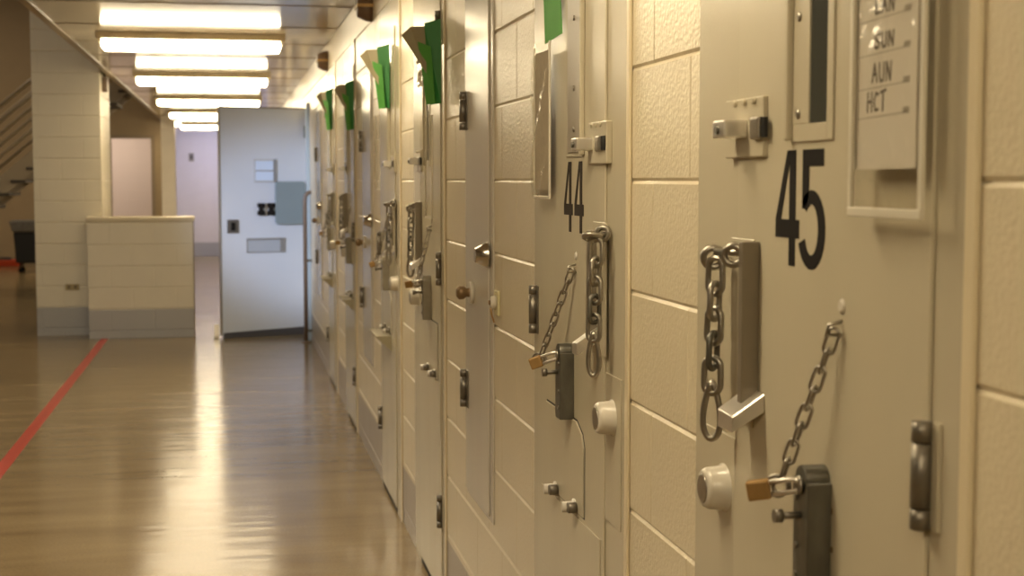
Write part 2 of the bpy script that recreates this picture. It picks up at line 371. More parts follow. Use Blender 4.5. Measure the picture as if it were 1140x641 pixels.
# ------------------------------------------------------------------ small shape builders
def loop_pts(c, d, s, L, Wd, n=20):
    """stadium loop centred c, long axis d, side axis s"""
    c = Vector(c); d = Vector(d).normalized(); s = Vector(s); s = (s-d*s.dot(d)).normalized()
    r = Wd/2; h = L/2-r; out = []
    for k in range(n):
        a = 2*math.pi*k/n; x = math.cos(a)*r; y = math.sin(a)*r
        out.append(c+s*x+d*(y+(h if y >= 0 else -h)))
    return out
def chain(label, pts, pitch, wire, width, mat, group, hook=None, top=None, dark=()):
    """pts: polyline in world space. Every link its own part."""
    pts = [Vector(p) for p in pts]
    base = pts[0].copy()
    t = thing('chain', base, label, 'chain', group)
    L = sum((pts[i+1]-pts[i]).length for i in range(len(pts)-1)); n = max(2, round(L/pitch)); st = L/n
    def at(d):
        for i in range(len(pts)-1):
            l = (pts[i+1]-pts[i]).length
            if d <= l or i == len(pts)-2: return pts[i].lerp(pts[i+1], d/l), (pts[i+1]-pts[i]).normalized()
            d -= l
    for k in range(n):
        c, d = at((k+0.5)*st)
        a = Vector((0.75, 0.65, 0)) if k % 2 else Vector((-0.65, 0.75, 0))
        a = Matrix.Rotation(random.uniform(-0.2, 0.2), 3, 'Z') @ a
        mb = MB(); mb.tube([q-base for q in loop_pts(c, d, a, st+wire*3.4, width)], wire, True)
        mb.build('link', M_DSTEEL if k in dark else mat, t)
    if top:
        for q, rr, ax in top:
            mb = MB(); q = Vector(q)-base; ax = Vector(ax).normalized(); e = ax.cross(Vector((0, 0, 1))).normalized(); f = ax.cross(e)
            mb.tube([q+(e*math.cos(2*math.pi*k/18)+f*math.sin(2*math.pi*k/18))*rr for k in range(18)], wire*1.15, True)
            mb.build('ring', mat, t)
    if hook:                         # pear shaped snap hook
        q, hl, hw, ax = hook; q = Vector(q)-base; ax = Vector(ax).normalized(); pp = []
        for k in range(28):
            a = 2*math.pi*k/28; y = math.cos(a); w = hw*(0.32+0.68*(0.5-0.5*y)**0.8)
            pp.append(q+Vector((0, 0, -hl/2+hl/2*y))+ax*(math.sin(a)*w/2))
        mb = MB(); mb.tube(pp, wire*1.05, True); mb.build('snap_hook', mat, t)
    return t
def padlock(label, hang, d, sz, group, mat=M_BRASS, tilt=0):
    """hang: where the shackle crosses its bar; d: direction from there to the body"""
    hang = Vector(hang); d = Vector(d).normalized(); s = Vector((0, 0, 1)); s = (s-d*s.dot(d)).normalized(); f = d.cross(s)
    t = thing('padlock', hang, label, 'padlock', group)
    w, h, th, sh = sz
    r = w*0.30; pp = []
    pp.append(d*sh+s*r)
    for k in range(9): a = math.pi*k/8; pp.append(d*(r*0.8-math.sin(a)*r)+s*(math.cos(a)*r))
    pp.append(d*sh-s*r)
    mb = MB(); mb.tube(pp, 0.0035); mb.build('shackle', M_SILVER, t)
    mb = MB(lambda a, b_, c: d*a+f*b_+s*c); mb.box(sh-0.003, sh+h, -th/2, th/2, -w/2, w/2); mb.build('body', mat, t, bevel=0.003)
    return t

# digits as outline polygons, height 1, width ~0.5
def digit_polys(ch):
    if ch == '4':
        return [[(0.29, 0), (0.42, 0), (0.42, 0.24), (0.29, 0.24)],
                [(0.0, 0.24), (0.50, 0.24), (0.50, 0.40), (0.0, 0.40)],
                [(0.29, 0.40), (0.42, 0.40), (0.42, 1.0), (0.29, 1.0)],
                [(0.0, 0.40), (0.115, 0.40), (0.32, 1.0), (0.24, 1.0)]]
    out = [[(0.06, 0.86), (0.06, 1.0), (0.47, 1.0), (0.47, 0.86)],
           [(0.06, 0.50), (0.12, 0.50), (0.19, 0.58), (0.19, 0.86), (0.06, 0.86)]]
    c = (0.245, 0.325); n = 20; a0 = math.radians(136); a1 = math.radians(-158)
    for k in range(n):
        a = a0+(a1-a0)*k/n; b = a0+(a1-a0)*(k+1)/n
        ro = (0.27, 0.335); ri = (0.135, 0.215)
        out.append([(c[0]+ro[0]*math.cos(a), c[1]+ro[1]*math.sin(a)), (c[0]+ro[0]*math.cos(b), c[1]+ro[1]*math.sin(b)),
                    (c[0]+ri[0]*math.cos(b), c[1]+ri[1]*math.sin(b)), (c[0]+ri[0]*math.cos(a), c[1]+ri[1]*math.sin(a))])
    return out

# ------------------------------------------------------------------ cell doors
KP = dict(plate=(0.53, 0.68), pin=(0.59, 0.64), keep=(0.53, 0.562), slot=(0.517, 0.53), ridge=(0.437, 0.449), frame=0.311, slit=(0.329, 0.384),
          bar=(0.553, 0.569, 0.034, 1.165, 1.41), hplate=(0.57, 0.66), foot=(0.528, 0.592, 0.054), knob=0.695, post=(0.30, 0.347), food=(0.12, 0.46), fh=(0.19, 0.37), l1=0.645)
KM = dict(plate=(0.575, 0.715), pin=(0.565, 0.61), keep=(0.655, 0.685), slot=(0.686, 0.71), ridge=(0.508, 0.518), frame=0.36, slit=(0.40, 0.45),
          bar=(0.60, 0.632, 0.026, 1.175, 1.395), hplate=(0.60, 0.70), foot=(0.61, 0.655, 0.058), knob=0.735, post=(0.385, 0.432), food=(0.164, 0.53), fh=(0.275, 0.455), l1=0.68)
FP, LP = 0.004, 0.009
def cell_door(idx, y0, dr, width, label, digits=None, ledge=0.02, slit=True):
    """y0: hinge side edge of the frame; dr: +1 when the door runs away from the viewer"""
    t = thing('door_%d' % idx, (XW, y0, 0), label, 'cell door', 'grey steel cell doors along the right wall', 'structure')
    K = KP if dr > 0 else KM
    T = lambda u, p, z: Vector((-p, dr*u, z))
    Wd = lambda u, p, z: Vector((XW-p, y0+dr*u, z))
    mb = MB(T); mb.box(0, width, 0, FP, 0, 2.30); mb.build('frame', M_FRAME, t)
    # the near edge of the frame is cream: painted with the wall
    ue = (-0.022, 0.0) if dr > 0 else (width, width+0.022)
    mb = MB(T); mb.box(ue[0], ue[1], 0, 0.007, 0, 2.31); mb.build('edge_bead', M_RIM, t, bevel=0.003)
    l0, l1 = 0.062, K['l1']
    mb = MB(T); mb.box(l0, l1, FP, LP, 0.025, 2.17); leaf = mb.build('leaf', M_DOOR, t, bevel=0.002)
    mb = MB(T); mb.box(l0+0.01, l1-0.01, 0.001, 0.006, 0.0, 0.025); mb.build('threshold_gap_shade', M_LINE, t)  # solid dark strip painting the shade under the leaf
    mb = MB(T); mb.box(l1+0.004, width-0.025, FP, FP+0.003, 0.83, 1.12); mb.build('lock_cover', M_FRAME, t, bevel=0.001)
    # slide bolt plate, bar and socket
    z = 1.566; a, c = K['plate']
    mb = MB(T); mb.box(a, c, FP, LP+0.007, z-0.040, z+0.042)
    for f in (0.2, 0.45, 0.7): u = a+(c-a)*f; mb.cyl((u, LP+0.007, z+0.036), (u, LP+0.012, z+0.036), 0.005, 8)
    mb.build('bolt_plate', M_FRAME, t, bevel=0.003)
    a, c = K['pin']
    mb = MB(T); mb.box(a, c, LP, 0.050, z-0.013, z+0.012); mb.build('slide_bolt', M_SILVER, t, bevel=0.003)
    mb = MB(T); mb.cyl(((a+c)/2, 0.05, z-0.002), ((a+c)/2, 0.054, z-0.002), 0.006, 10); mb.build('bolt_head', M_DSTEEL, t)
    a, c = K['keep']
    mb = MB(T); mb.box(a, c, 0.014, 0.024, z-0.016, z+0.014); mb.build('bolt_keeper', M_STEEL, t, bevel=0.003)
    a, c = K['slot']
    mb = MB(T); mb.box(a, c, 0.014, 0.019, z-0.014, z+0.013); mb.build('bolt_slot_shade', M_BLKHOLE, t)  # solid black block painting the shade inside the slot
    # observation window: dark slit in a screwed frame (or closed cover)
    r0, r1 = K['ridge']; f0 = K['frame']; s0, s1 = K['slit']
    mb = MB(T); mb.box(r0, r1, LP, LP+0.011, 1.545, 2.02); mb.build('window_ridge', M_FRAME, t, bevel=0.003)
    e = LP+0.003
    mb = MB(T); mb.box(f0, s0, LP, e, 1.543, 2.02); mb.box(s0, r0, LP, e, 1.543, 1.565); mb.box(s0, r0, LP, e, 2.0, 2.02); mb.box(s1, r0, LP, e, 1.565, 2.0)
    wf = mb.build('window_frame', M_FRAME, t, bevel=0.001)
    for zz in (1.578, 1.70, 1.825, 1.95):
        mb = MB(T); mb.lathe(((s1+r0)/2+0.006, e, zz), (0, 1, 0), [(0, 0.0062), (0.002, 0.0055), (0.0032, 0.003)], 12); mb.build('screw', M_STEEL, wf)
    mb = MB(T); mb.box(s0, s1, LP, LP+0.0008, 1.565, 2.0); mb.build('window_glass', M_GLASS, t)
    if not slit:
        mb = MB(T); mb.box(0.385, 0.504, e, e+0.003, 1.552, 2.01)
        cv = mb.build('window_cover', plain('brown_grey_cover_paint', (0.30, 0.26, 0.205), 0.35), t, bevel=0.001)
        for zz in (1.60, 1.685, 1.83, 1.95):
            mb = MB(T); mb.lathe((0.445, e+0.003, zz), (0, 1, 0), [(0, 0.0062), (0.002, 0.0055), (0.0032, 0.003)], 12); mb.build('screw', M_STEEL, cv)
    # pull handle: channel bar with a foot
    a, c = K['hplate']; mb = MB(T); mb.box(a, c, LP, LP+0.003, 1.15, 1.412); mb.build('handle_plate', M_FRAME, t, bevel=0.001)
    a, c, pb, zb, zt = K['bar']; mb = MB(T); mb.box(a, c, LP, pb, zb, zt); mb.build('handle_bar', M_BARM, t, bevel=0.0015)
    a, c, pf = K['foot']; mb = MB(T)
    mb.hexa([(a, LP, 1.178), (a, LP, 1.204), (a+0.005, pf, 1.150), (a+0.005, pf, 1.172), (c, LP, 1.178), (c, LP, 1.206), (c, pf, 1.150), (c, pf, 1.175)])
    mb.build('handle_foot', M_SILVER, t, bevel=0.0015)
    # white knob
    kz = 1.039
    mb = MB(T); mb.lathe((K['knob'], FP, kz), (0, 1, 0), [(0, 0.036), (0.004, 0.036), (0.006, 0.0325), (0.028, 0.031), (0.034, 0.028), (0.036, 0.023)], 28)
    kn = mb.build('lock_cylinder', M_WKNOB, t)
    mb = MB(T); mb.lathe((K['knob'], FP+0.036, kz), (0, 1, 0), [(0, 0.022), (0.002, 0.020)], 24); mb.build('key_face', M_STEEL, kn)
    # steel post over the food slot
    pu0, pu1 = K['post']; pt = 0.040; zt = 1.128; um = (pu0+pu1)/2
    mb = MB(T); mb.box(pu0, pu1, LP, pt, 0.985, zt); mb.cyl((um, LP, zt), (um, pt, zt), (pu1-pu0)/2*0.8, 20)
    ps = mb.build('slot_bolt_housing', M_DSTEEL if idx < 3 else M_LSTEEL, t, bevel=0.002)
    mb = MB(T); mb.cyl((um, pt, 1.085), (um, pt+0.026, 1.085), 0.0045, 10); mb.cyl((um, pt+0.024, 1.085), (um, pt+0.034, 1.085), 0.0085, 12)
    mb.build('bolt_stub', M_BRONZE, ps)
    for zz in (1.01, 1.045, 1.105):
        mb = MB(T); mb.cyl((pu1-0.012, pt, zz), (pu1-0.012, pt+0.0025, zz), 0.004, 8); mb.build('rivet', M_BRONZE, ps)
    # food slot door
    f0, f1 = K['food']
    mb = MB(T); mb.prism([(f0, 0.79), (f1, 0.79), (f1, 0.942), (f1-0.017, 0.969), (f1-0.069, 0.990), (f0, 0.990)], LP, LP+0.0004); mb.build('slot_gap_shade', M_LINE, t)  # dark sheet behind the slot door, painting its outline shade
    mb = MB(T); mb.prism([(f0+0.004, 0.794), (f1-0.004, 0.794), (f1-0.004, 0.94), (f1-0.02, 0.966), (f1-0.07, 0.986), (f0+0.004, 0.986)], LP, LP+0.004); sl = mb.build('food_slot_door', M_DOOR, t, bevel=0.001)
    for u in K['fh']:
        mb = MB(T); mb.lathe((u, LP, 0.803), (0, 1, 0), [(0, 0.017), (0.008, 0.017), (0.009, 0.0115), (0.030, 0.0115), (0.032, 0.007)], 16); mb.build('slot_hinge', M_WKNOB, sl)
        mb = MB(T); mb.cyl((u+0.02*(1 if dr < 0 else -1), LP+0.006, 0.805), (u+0.02*(1 if dr < 0 else -1), LP+0.024, 0.805), 0.012, 12); mb.build('hinge_pin', M_BRONZE, sl)
    zl = 0.782
    if ledge > 0.03:
        mb = MB(T); mb.hexa([(f0, LP, zl-ledge), (f0, LP, zl), (f0, LP+ledge, zl-0.006), (f0, LP+ledge, zl), (f1-0.02, LP, zl-ledge), (f1-0.02, LP, zl), (f1-0.02, LP+ledge, zl-0.006), (f1-0.02, LP+ledge, zl)])
        mb.build('slot_ledge', M_LEDGE, t, bevel=0.001)
    else:
        mb = MB(T); mb.box(f0-0.05, l1-0.02, LP, LP+0.0025, 0.60, zl); mb.build('lower_plate', M_DOOR, t, bevel=0.001)
    # hinges
    hu = 0.06 if dr > 0 else 0.04
    for zc in (0.332, 1.187, 2.015):
        mb = MB(T); mb.box(hu+0.008, hu+0.03, LP, LP+0.002, zc-0.057, zc+0.057); mb.box(max(0.01, hu-0.022), hu-0.004, FP, FP+0.004, zc-0.057, zc+0.057)
        h = mb.build('hinge', M_FRAME if dr > 0 else M_BRONZE, t, bevel=0.001)
        mb = MB(T)
        for a_, b_ in ((-0.057, -0.036), (-0.034, 0.034), (0.036, 0.057)): mb.cyl((hu, LP+0.007, zc+a_), (hu, LP+0.007, zc+b_), 0.0108, 14)
        mb.build('hinge_barrel', M_BRONZE, h)
    # number
    if digits:
        z0, z1 = 1.384, 1.533; hh = z1-z0
        for i, ch in enumerate(digits):
            mb = MB(lambda a, p, c: Vector((-p, a, c)))        # reads left (far) to right (near)
            ul, ur = digits_u[idx][i]
            yl = dr*(ul if dr > 0 else ul); wdt = abs(ur-ul)
            for poly in digit_polys(ch):
                mb.prism([(yl-a*wdt/0.5, z0+c*hh) for a, c in poly], LP+0.0002, LP+0.0009)
            mb.build('number', M_BLACK if idx == 1 else M_NUM44, t)
    return t, Wd
digits_u = {1: ((0.495, 0.415), (0.415, 0.335)), 2: ((0.335, 0.415), (0.431, 0.511))}
M_LSTEEL = plain('light_worn_steel', (0.30, 0.275, 0.22), 0.4, metal=0.4, var=0.3, vscale=30)
M_BARM = plain('dull_steel_bar', (0.25, 0.215, 0.165), 0.4, metal=0.4, var=0.15, vscale=20)
M_LEDGE = plain('khaki_ledge_paint', (0.36, 0.32, 0.22), 0.4)
D = {}
D[1] = cell_door(1, 1.315, 1, 0.835, 'nearest grey cell door, numbered 45, with a list in a clear sleeve', '45')
D[2] = cell_door(2, 3.385, -1, 0.82, 'grey cell door numbered 44, second from the front', '44', slit=False)
y43n = 4.88; y43f = 5.71
D[3] = cell_door(3, y43n, 1, y43f-y43n, 'third cell door from the front, beyond the first narrow panel')
y42n = 6.19; y42f = 7.03
D[4] = cell_door(4, y42f, -1, y42f-y42n, 'fourth cell door from the front, hinged on its far side', ledge=0.07)
y41n = 8.45; y41f = 9.30
D[5] = cell_door(5, y41n, 1, y41f-y41n, 'fifth cell door from the front, its top edge just in view', ledge=0.07)
y40n = 10.05; y40f = 10.93
D[6] = cell_door(6, y40f, -1, y40f-y40n, 'sixth cell door from the front, farthest closed cell door', ledge=0.07)

# paint chips by the post of door 45
for (a, b_, r1, r2) in ((926, 569, 0.004, 0.005), (923, 592, 0.005, 0.012), (926, 612, 0.004, 0.005)):
    yy, zz = on_wall(a, b_, LP); mb = MB()
    n = 9; pts = [(yy-D[1][0].location.y+r1*math.cos(2*math.pi*k/n)*random.uniform(.6, 1.1), zz+r2*math.sin(2*math.pi*k/n)*random.uniform(.7, 1.1)) for k in range(n)]
    mb.T = lambda a_, p, c: Vector((-p, a_, c)); mb.prism(pts, LP+0.0001, LP+0.0005); o = mb.build('paint_chip', M_CHIP, D[1][0]); o['label'] = 'brown chipped paint spot'

# narrow service doors between the pairs
def chase_door(idx, yn, yf, label):
    t = thing('door_%d' % idx, (XW, yn, 0.52), label, 'service panel', 'narrow service doors between the cells', 'structure')
    w = yf-yn; T = lambda u, p, z: Vector((-p, u, z-0.52))
    mb = MB(T); mb.box(0, w, 0, 0.005, 0.52, 2.06); mb.build('frame', M_CHASE, t, bevel=0.001)
    mb = MB(T); mb.box(0.045, w-0.008, 0.005, 0.010, 0.535, 2.045); mb.build('leaf', M_CHASE, t, bevel=0.002)
    for zc in (0.85, 1.705):
        mb = MB(T); mb.box(w-0.065, w-0.026, 0.010, 0.0125, zc-0.058, zc+0.058); h = mb.build('hinge', M_STEEL, t, bevel=0.001)
        mb = MB(T)
        for a_, b_ in ((-0.058, -0.036), (-0.034, 0.034), (0.036, 0.058)): mb.cyl((w-0.018, 0.018, zc+a_), (w-0.018, 0.018, zc+b_), 0.0120, 14)
        mb.build('hinge_barrel', M_BRONZE, h)
    mb = MB(T); mb.lathe((0.055, 0.010, 1.283), (0, 1, 0), [(0, 0.036), (0.003, 0.036), (0.036, 0.021), (0.037, 0.017)], 28); mb.build('lock_cup', M_CHROME, t)
    mb = MB(T); mb.lathe((w-0.145, 0.010, 1.157), (0, 1, 0), [(0, 0.030), (0.004, 0.030), (0.006, 0.016), (0.02, 0.013), (0.028, 0.02), (0.042, 0.021), (0.05, 0.012)], 24); mb.build('knob', M_COPPER, t)
    mb = MB(T); mb.lathe((w-0.145, 0.010, 1.157), (0, 1, 0), [(0, 0.034), (0.012, 0.033)], 24); mb.build('rosette', M_WKNOB, t)
    return t
chase_door(7, 3.945, 4.40, 'tall narrow grey service door with chrome lock cup, nearest of three')
chase_door(8, 7.42, 7.95, 'second narrow grey service door, with a round brass knob')
chase_door(9, 11.65, 12.2, 'farthest narrow service door, just before the open door')

# ------------------------------------------------------------------ chains, padlocks
G1 = 'hanging chains with snap hooks on the cell doors'; G2 = 'thin chains holding padlocks on the cell doors'; G3 = 'brass padlocks on the cell doors'
names = {1: 'door 45', 2: 'door 44', 3: 'the third cell door', 4: 'the fourth cell door', 5: 'the fifth cell door', 6: 'the sixth cell door'}
for i in range(1, 7):
    t, Wd = D[i]; dr = 1 if i % 2 else -1
    mbl = lambda: MB(lambda a, pp, z: Vector((-pp, dr*a, z)))
    if dr > 0:
        u, p = 0.652, 0.038
        top = [(Wd(0.664, p, 1.383), 0.014, (0.3, 1, 0.1)), (Wd(0.590, 0.034, 1.390), 0.013, (0.5, 0.8, 0))]
        st = ((0.60, LP, 1.392), (0.655, p, 1.392))
    else:
        u, p = 0.735, 0.040
        top = [(Wd(0.725, 0.045, 1.386), 0.016, (0.2, 0.35, 1)), (Wd(0.715, 0.022, 1.392), 0.012, (0.6, 0.8, 0))]
        st = ((0.715, LP, 1.392), (0.73, 0.05, 1.388))
    chain('heavy steel chain with snap hook hanging straight down on '+names[i],
          [Wd(u, p, 1.375), Wd(u, p+0.004, 1.195)], 0.040, 0.0047, 0.026, M_STEEL, G1,
          hook=(Wd(u, p+0.004, 1.203), 0.082, 0.034 if dr > 0 else 0.030, (-0.8, 0.55, 0)), top=top, dark=(3,))
    mb = mbl(); mb.cyl(st[0], st[1], 0.005, 10); mb.build('chain_staple', M_STEEL, t)
    # thin chain to padlock
    if dr > 0: e, q = Wd(0.280, 0.018, 1.315), Wd(0.355, 0.052, 1.125)
    else: e, q = Wd(0.445, 0.018, 1.305), Wd(0.345, 0.062, 1.115)
    mid = e.lerp(q, 0.5)+Vector((-0.002, 0, -0.006))
    chain('thin steel chain slanting from an eye down to the padlock on '+names[i], [e, mid, q], 0.026, 0.0022, 0.0145, M_STEEL, G2,
          top=[(q+Vector((-0.006, 0.0, -0.010)), 0.0135, (0.6, 1, 0.1)), (q+Vector((0.0, 0.0, -0.010)), 0.0105, (0.2, 1, -0.3))])
    eu = 0.280 if dr > 0 else 0.445
    mb = mbl(); ez = e.z
    mb.tube([(eu, LP, ez+0.012), (eu, 0.026, ez+0.008), (eu+0.003, 0.028, ez-0.004), (eu, LP, ez-0.004)], 0.0025); mb.build('chain_eye', M_STEEL, t)
    mb = mbl(); mb.lathe((eu, LP, ez+0.03), (0, 1, 0), [(0, 0.010), (0.003, 0.006)], 12); mb.build('weld_spot', M_WKNOB, t)
    # padlock hanging outward at the top of the post
    pc = 0.325 if dr > 0 else 0.41
    padlock('brass padlock at the top of the steel housing on '+names[i], Wd(pc, 0.042, 1.122), (-1.0, 0.55, -0.22) if dr > 0 else (-1.0, 0.45, -0.42), (0.025, 0.026 if dr > 0 else 0.024, 0.015, 0.038), G3)
    mb = mbl(); mb.lathe((pc, 0.0405, 1.122), (0, 1, 0), [(0, 0.012), (0.004, 0.012)], 14); mb.build('shackle_boss', M_STEEL, t)

# ------------------------------------------------------------------ sleeves, papers, cards
def strokes(mb, lines, r, T):
    for ln in lines:
        for i in range(len(ln)-1):
            (a0, c0), (a1, c1) = ln[i], ln[i+1]; dx, dz = a1-a0, c1-c0; l = math.hypot(dx, dz) or 1; nx, nz = -dz/l*r, dx/l*r
            ex, ez_ = dx/l*r*0.6, dz/l*r*0.6
            poly = [(a0+nx-ex, c0+nz-ez_), (a1+nx+ex, c1+nz+ez_), (a1-nx+ex, c1-nz+ez_), (a0-nx-ex, c0-nz-ez_)]
            mb.prism([T(*q) for q in poly], 0.0006, 0.0009)
HAND = {'S': [[(.8, .9), (.4, 1), (.1, .8), (.3, .55), (.7, .4), (.7, .1), (.3, 0), (.05, .15)]],
        'U': [[(.1, 1), (.1, .3), (.3, 0), (.7, .05), (.8, .4), (.8, 1)]],
        'N': [[(.1, 0), (.15, 1), (.75, 0), (.85, 1)]], 'A': [[(0, 0), (.4, 1), (.8, 0)], [(.15, .4), (.7, .45)]],
        'H': [[(.1, 0), (.15, 1)], [(.8, 0), (.8, 1)], [(.1, .5), (.8, .55)]], 'C': [[(.8, .85), (.4, .95), (.1, .5), (.3, .05), (.8, .1)]],
        'T': [[(.4, 0), (.45, 1)], [(0, .95), (.9, 1.05)]], 'I': [[(.4, 0), (.5, 1)]], 'L': [[(.2, 1), (.1, 0), (.8, .05)]]}
def sleeve(y_left, y_right, z0, z1, p, label, bulge=0.0, n=10, plabel=None, paper=True, writing=False, zp=None):
    """y_left: far edge, y_right: near edge (as seen); clear plastic pouch hanging on the door"""
    w = y_left-y_right
    t = thing('plastic_sleeve', (XW-p, y_right, z0), label, 'plastic sleeve', 'clear plastic sleeves hanging on the doors')
    mb = MB(); ny, nz = 12, 34
    cr = [[random.uniform(-1, 1) for j in range(nz+1)] for i in range(ny+1)]; kk = min(1.0, bulge/0.012)
    grid = [[mb.v(-0.004-(bulge*(0.45+0.4*math.sin(j*0.35+i*0.6))+kk*0.0028*(1+cr[i][j]))*math.sin(math.pi*i/ny)**0.6, w*i/ny, (z1-z0)*j/nz) for j in range(nz+1)] for i in range(ny+1)]
    for i in range(ny):
        for j in range(nz): mb.face([grid[i][j], grid[i+1][j], grid[i+1][j+1], grid[i][j+1]], True)
    o = mb.build('front_film', M_CLEAR, t)
    e = 0.008 if writing else 0.004
    mb = MB(); mb.box(-0.005, 0.0, -0.001, e, 0, z1-z0); mb.box(-0.005, 0.0, w-e, w+0.001, 0, z1-z0); mb.box(-0.006, 0.0, 0, w, -0.003, e)
    mb.build('welded_edge', M_EDGE, t, bevel=0.0015)
    return t
# door 45 : sleeve with list
sy_r = on_wall(1024, 243, 0.035)[0]; sy_l = on_wall(943, 240, 0.035)[0]; sz0 = on_wall(985, 240, 0.035)[1]
sleeve(sy_l, sy_r, sz0, 1.93, 0.030, 'clear plastic sleeve with pale edges hanging on door 45', bulge=0.002, writing=True)
py_r = on_wall(1018, 188, 0.030)[0]; py_l = on_wall(949, 188, 0.030)[0]; pz0 = on_wall(985, 188, 0.030)[1]
t = thing('paper_list', (XW-0.0285, py_r, pz0), 'white ruled paper list with handwriting inside the sleeve on door 45', 'paper')
mb = MB(); pw = py_l-py_r; mb.box(-0.0005, 0.0005, 0, pw, 0, 0.36); mb.build('sheet', M_PAPER, t)
rows = [128, 95, 57, 18, -20]
rz = [on_wall(985, r_, 0.03)[1]-pz0 for r_ in rows]
mb = MB(lambda a, p, c: Vector((-p, a, c)))
for z in rz:
    strokes(mb, [[(pw*0.93, z-0.002), (pw*0.13, z+0.001)]], 0.0005, lambda a, c: (a, c))
mb.build('ruling', M_PRINT, t)
for z in rz:
    mb = MB(lambda a, p, c: Vector((-p, a, c)))
    for k in range(4): strokes(mb, [[(pw*(0.20-0.025*k), z+0.001), (pw*(0.19-0.025*k), z+0.006)]], 0.0012, lambda a, c: (a, c))
    mb.build('print', M_PRINT, t)
for row, txt, hgt_, st in ((0, 'HCT', 0.021, 0.78), (1, 'AUN', 0.020, 0.70), (2, 'SUN', 0.016, 0.67), (3, 'LAN', 0.016, 0.67)):
    mb = MB(lambda a, p, c: Vector((-p, a, c)))
    lw = 0.0165; y = pw*st
    for ch in txt:
        strokes(mb, [[(y-a*lw*0.9, rz[row]+0.005+c*hgt_) for a, c in ln] for ln in HAND[ch]], 0.0014, lambda a, c: (a, c))
        y -= lw
    mb.build('handwriting', M_INK, t)
# door 44 sleeve (narrow, folded) and others
def side_sleeve(i, u0, u1, z0, z1, label, b=0.012):
    t, Wd = D[i]
    a, c = Wd(u0, 0, 0).y, Wd(u1, 0, 0).y
    sleeve(max(a, c), min(a, c), z0, z1, 0.026, label, bulge=b)
side_sleeve(2, 0.11, 0.275, 1.455, 1.80, 'crinkled clear plastic sleeve hanging below the green card on door 44', 0.02)
side_sleeve(3, 0.12, 0.30, 1.36, 1.72, 'clear plastic sleeve hanging on the third cell door', 0.03)
side_sleeve(4, 0.07, 0.21, 1.45, 1.80, 'clear plastic sleeve hanging on the fourth cell door', 0.02)
side_sleeve(5, 0.07, 0.21, 1.42, 1.78, 'clear plastic sleeve hanging on the fifth cell door', 0.02)
for i, lb in ((2, 'tan sheet of paper inside the crinkled sleeve on door 44'),):
    t, Wd = D[i]; y = Wd(0.262, 0, 0).y
    mb = MB(); mb.box(-0.0005, 0.0005, 0, 0.145, 0, 0.31)
    o = mb.build('paper_sheet', M_OLDP, None); o.location = (XW-0.0275, y, 1.472); tag(o, lb, 'paper')

def quad_card(name, pts, m, label, cat, group, th=0.0015):
    """thin card through world points (a fan of quads from shared rows)"""
    base = Vector(pts[0][0]); bm = MB()
    rows = [[bm.bm.verts.new(Vector(p)-base) for p in r] for r in pts]
    for i in range(len(rows)-1):
        for j in range(len(rows[i])-1): bm.face([rows[i][j], rows[i][j+1], rows[i+1][j+1], rows[i+1][j]])
    bmesh.ops.recalc_face_normals(bm.bm, faces=bm.bm.faces[:])
    me = bpy.data.meshes.new(name); bm.bm.to_mesh(me); bm.bm.free(); me.materials.append(m)
    o = bpy.data.objects.new(name, me); C.objects.link(o); o.location = base
    md = o.modifiers.new('solid', 'SOLIDIFY'); md.thickness = th; md.offset = 0
    return tag(o, label, cat, group)
def cards(y, z, lab, k=1.0):
    """green folded cards and a tan card fanned out from the door; y, z: lower near corner"""
    P = lambda dy, p, dz: (XW-p*k, y+dy, z+dz)
    quad_card('green_card', [[P(0.0, 0.014, 0.0), P(0.0, 0.014, 0.285)], [P(0.03, 0.045, -0.004), P(0.02, 0.068, 0.27)]], M_GREEN, 'dark green card standing closest to the panel on '+lab, 'card', 'green cards on the doors')
    quad_card('green_card', [[P(-0.002, 0.034, 0.0), P(0.0, 0.048, 0.19)], [P(0.03, 0.060, -0.004), P(0.035, 0.088, 0.21)]], M_GREEN2, 'lighter green card in front of the dark one on '+lab, 'card', 'green cards on the doors')
    quad_card('tan_card', [[P(0.01, 0.062, 0.10), P(0.03, 0.060, 0.262)], [P(0.05, 0.142, 0.232), P(0.06, 0.110, 0.262)]], M_TAN, 'tan card fanned out towards the corridor on '+lab, 'card', 'tan cards on the doors')
y, z = on_wall(491, 115, 0.014); cards(y, z, 'the third cell door')
y, z = on_wall(434, 120, 0.014); cards(y, z, 'the fourth cell door')
y, z = on_wall(393.5, 144, 0.014); cards(y, z, 'the fifth cell door', 0.85)
y, z = on_wall(370, 144, 0.014); cards(y, z, 'the sixth cell door', 0.85)
yn, zn = on_wall(626, 37, 0.016); yf, zf = on_wall(607, 49, 0.03)
quad_card('green_card', [[(XW-0.030, yf, zf), (XW-0.040, yf, zf+0.30)], [(XW-0.016, yn, zn), (XW-0.026, yn+0.02, zn+0.28)]], M_GREEN2, 'bright green card hanging above the sleeve on door 44', 'card', 'green cards on the doors')

# crumpled plastic strip caught behind the tan card on the third cell door
yy, z1_ = on_wall(469, 55, 0.02); z0_ = on_wall(469, 97, 0.02)[1]
mb = MB(); ny, nz = 5, 16
gr = [[mb.v(-0.006-0.010*random.random()-0.010*math.sin(math.pi*i/ny), (0.11-0.05*j/nz)*(1-i/ny)+0.02*math.sin(j*0.7), (z1_-z0_)*j/nz) for j in range(nz+1)] for i in range(ny+1)]
for i in range(ny):
    for j in range(nz): mb.face([gr[i][j], gr[i+1][j], gr[i+1][j+1], gr[i][j+1]])
o = mb.build('plastic_strip', M_FOIL); o.location = (XW-LP, yy-0.03, z0_); md = o.modifiers.new('solid', 'SOLIDIFY'); md.thickness = 0.0006
tag(o, 'crumpled shiny plastic strip behind the cards on the third cell door', 'plastic strip')

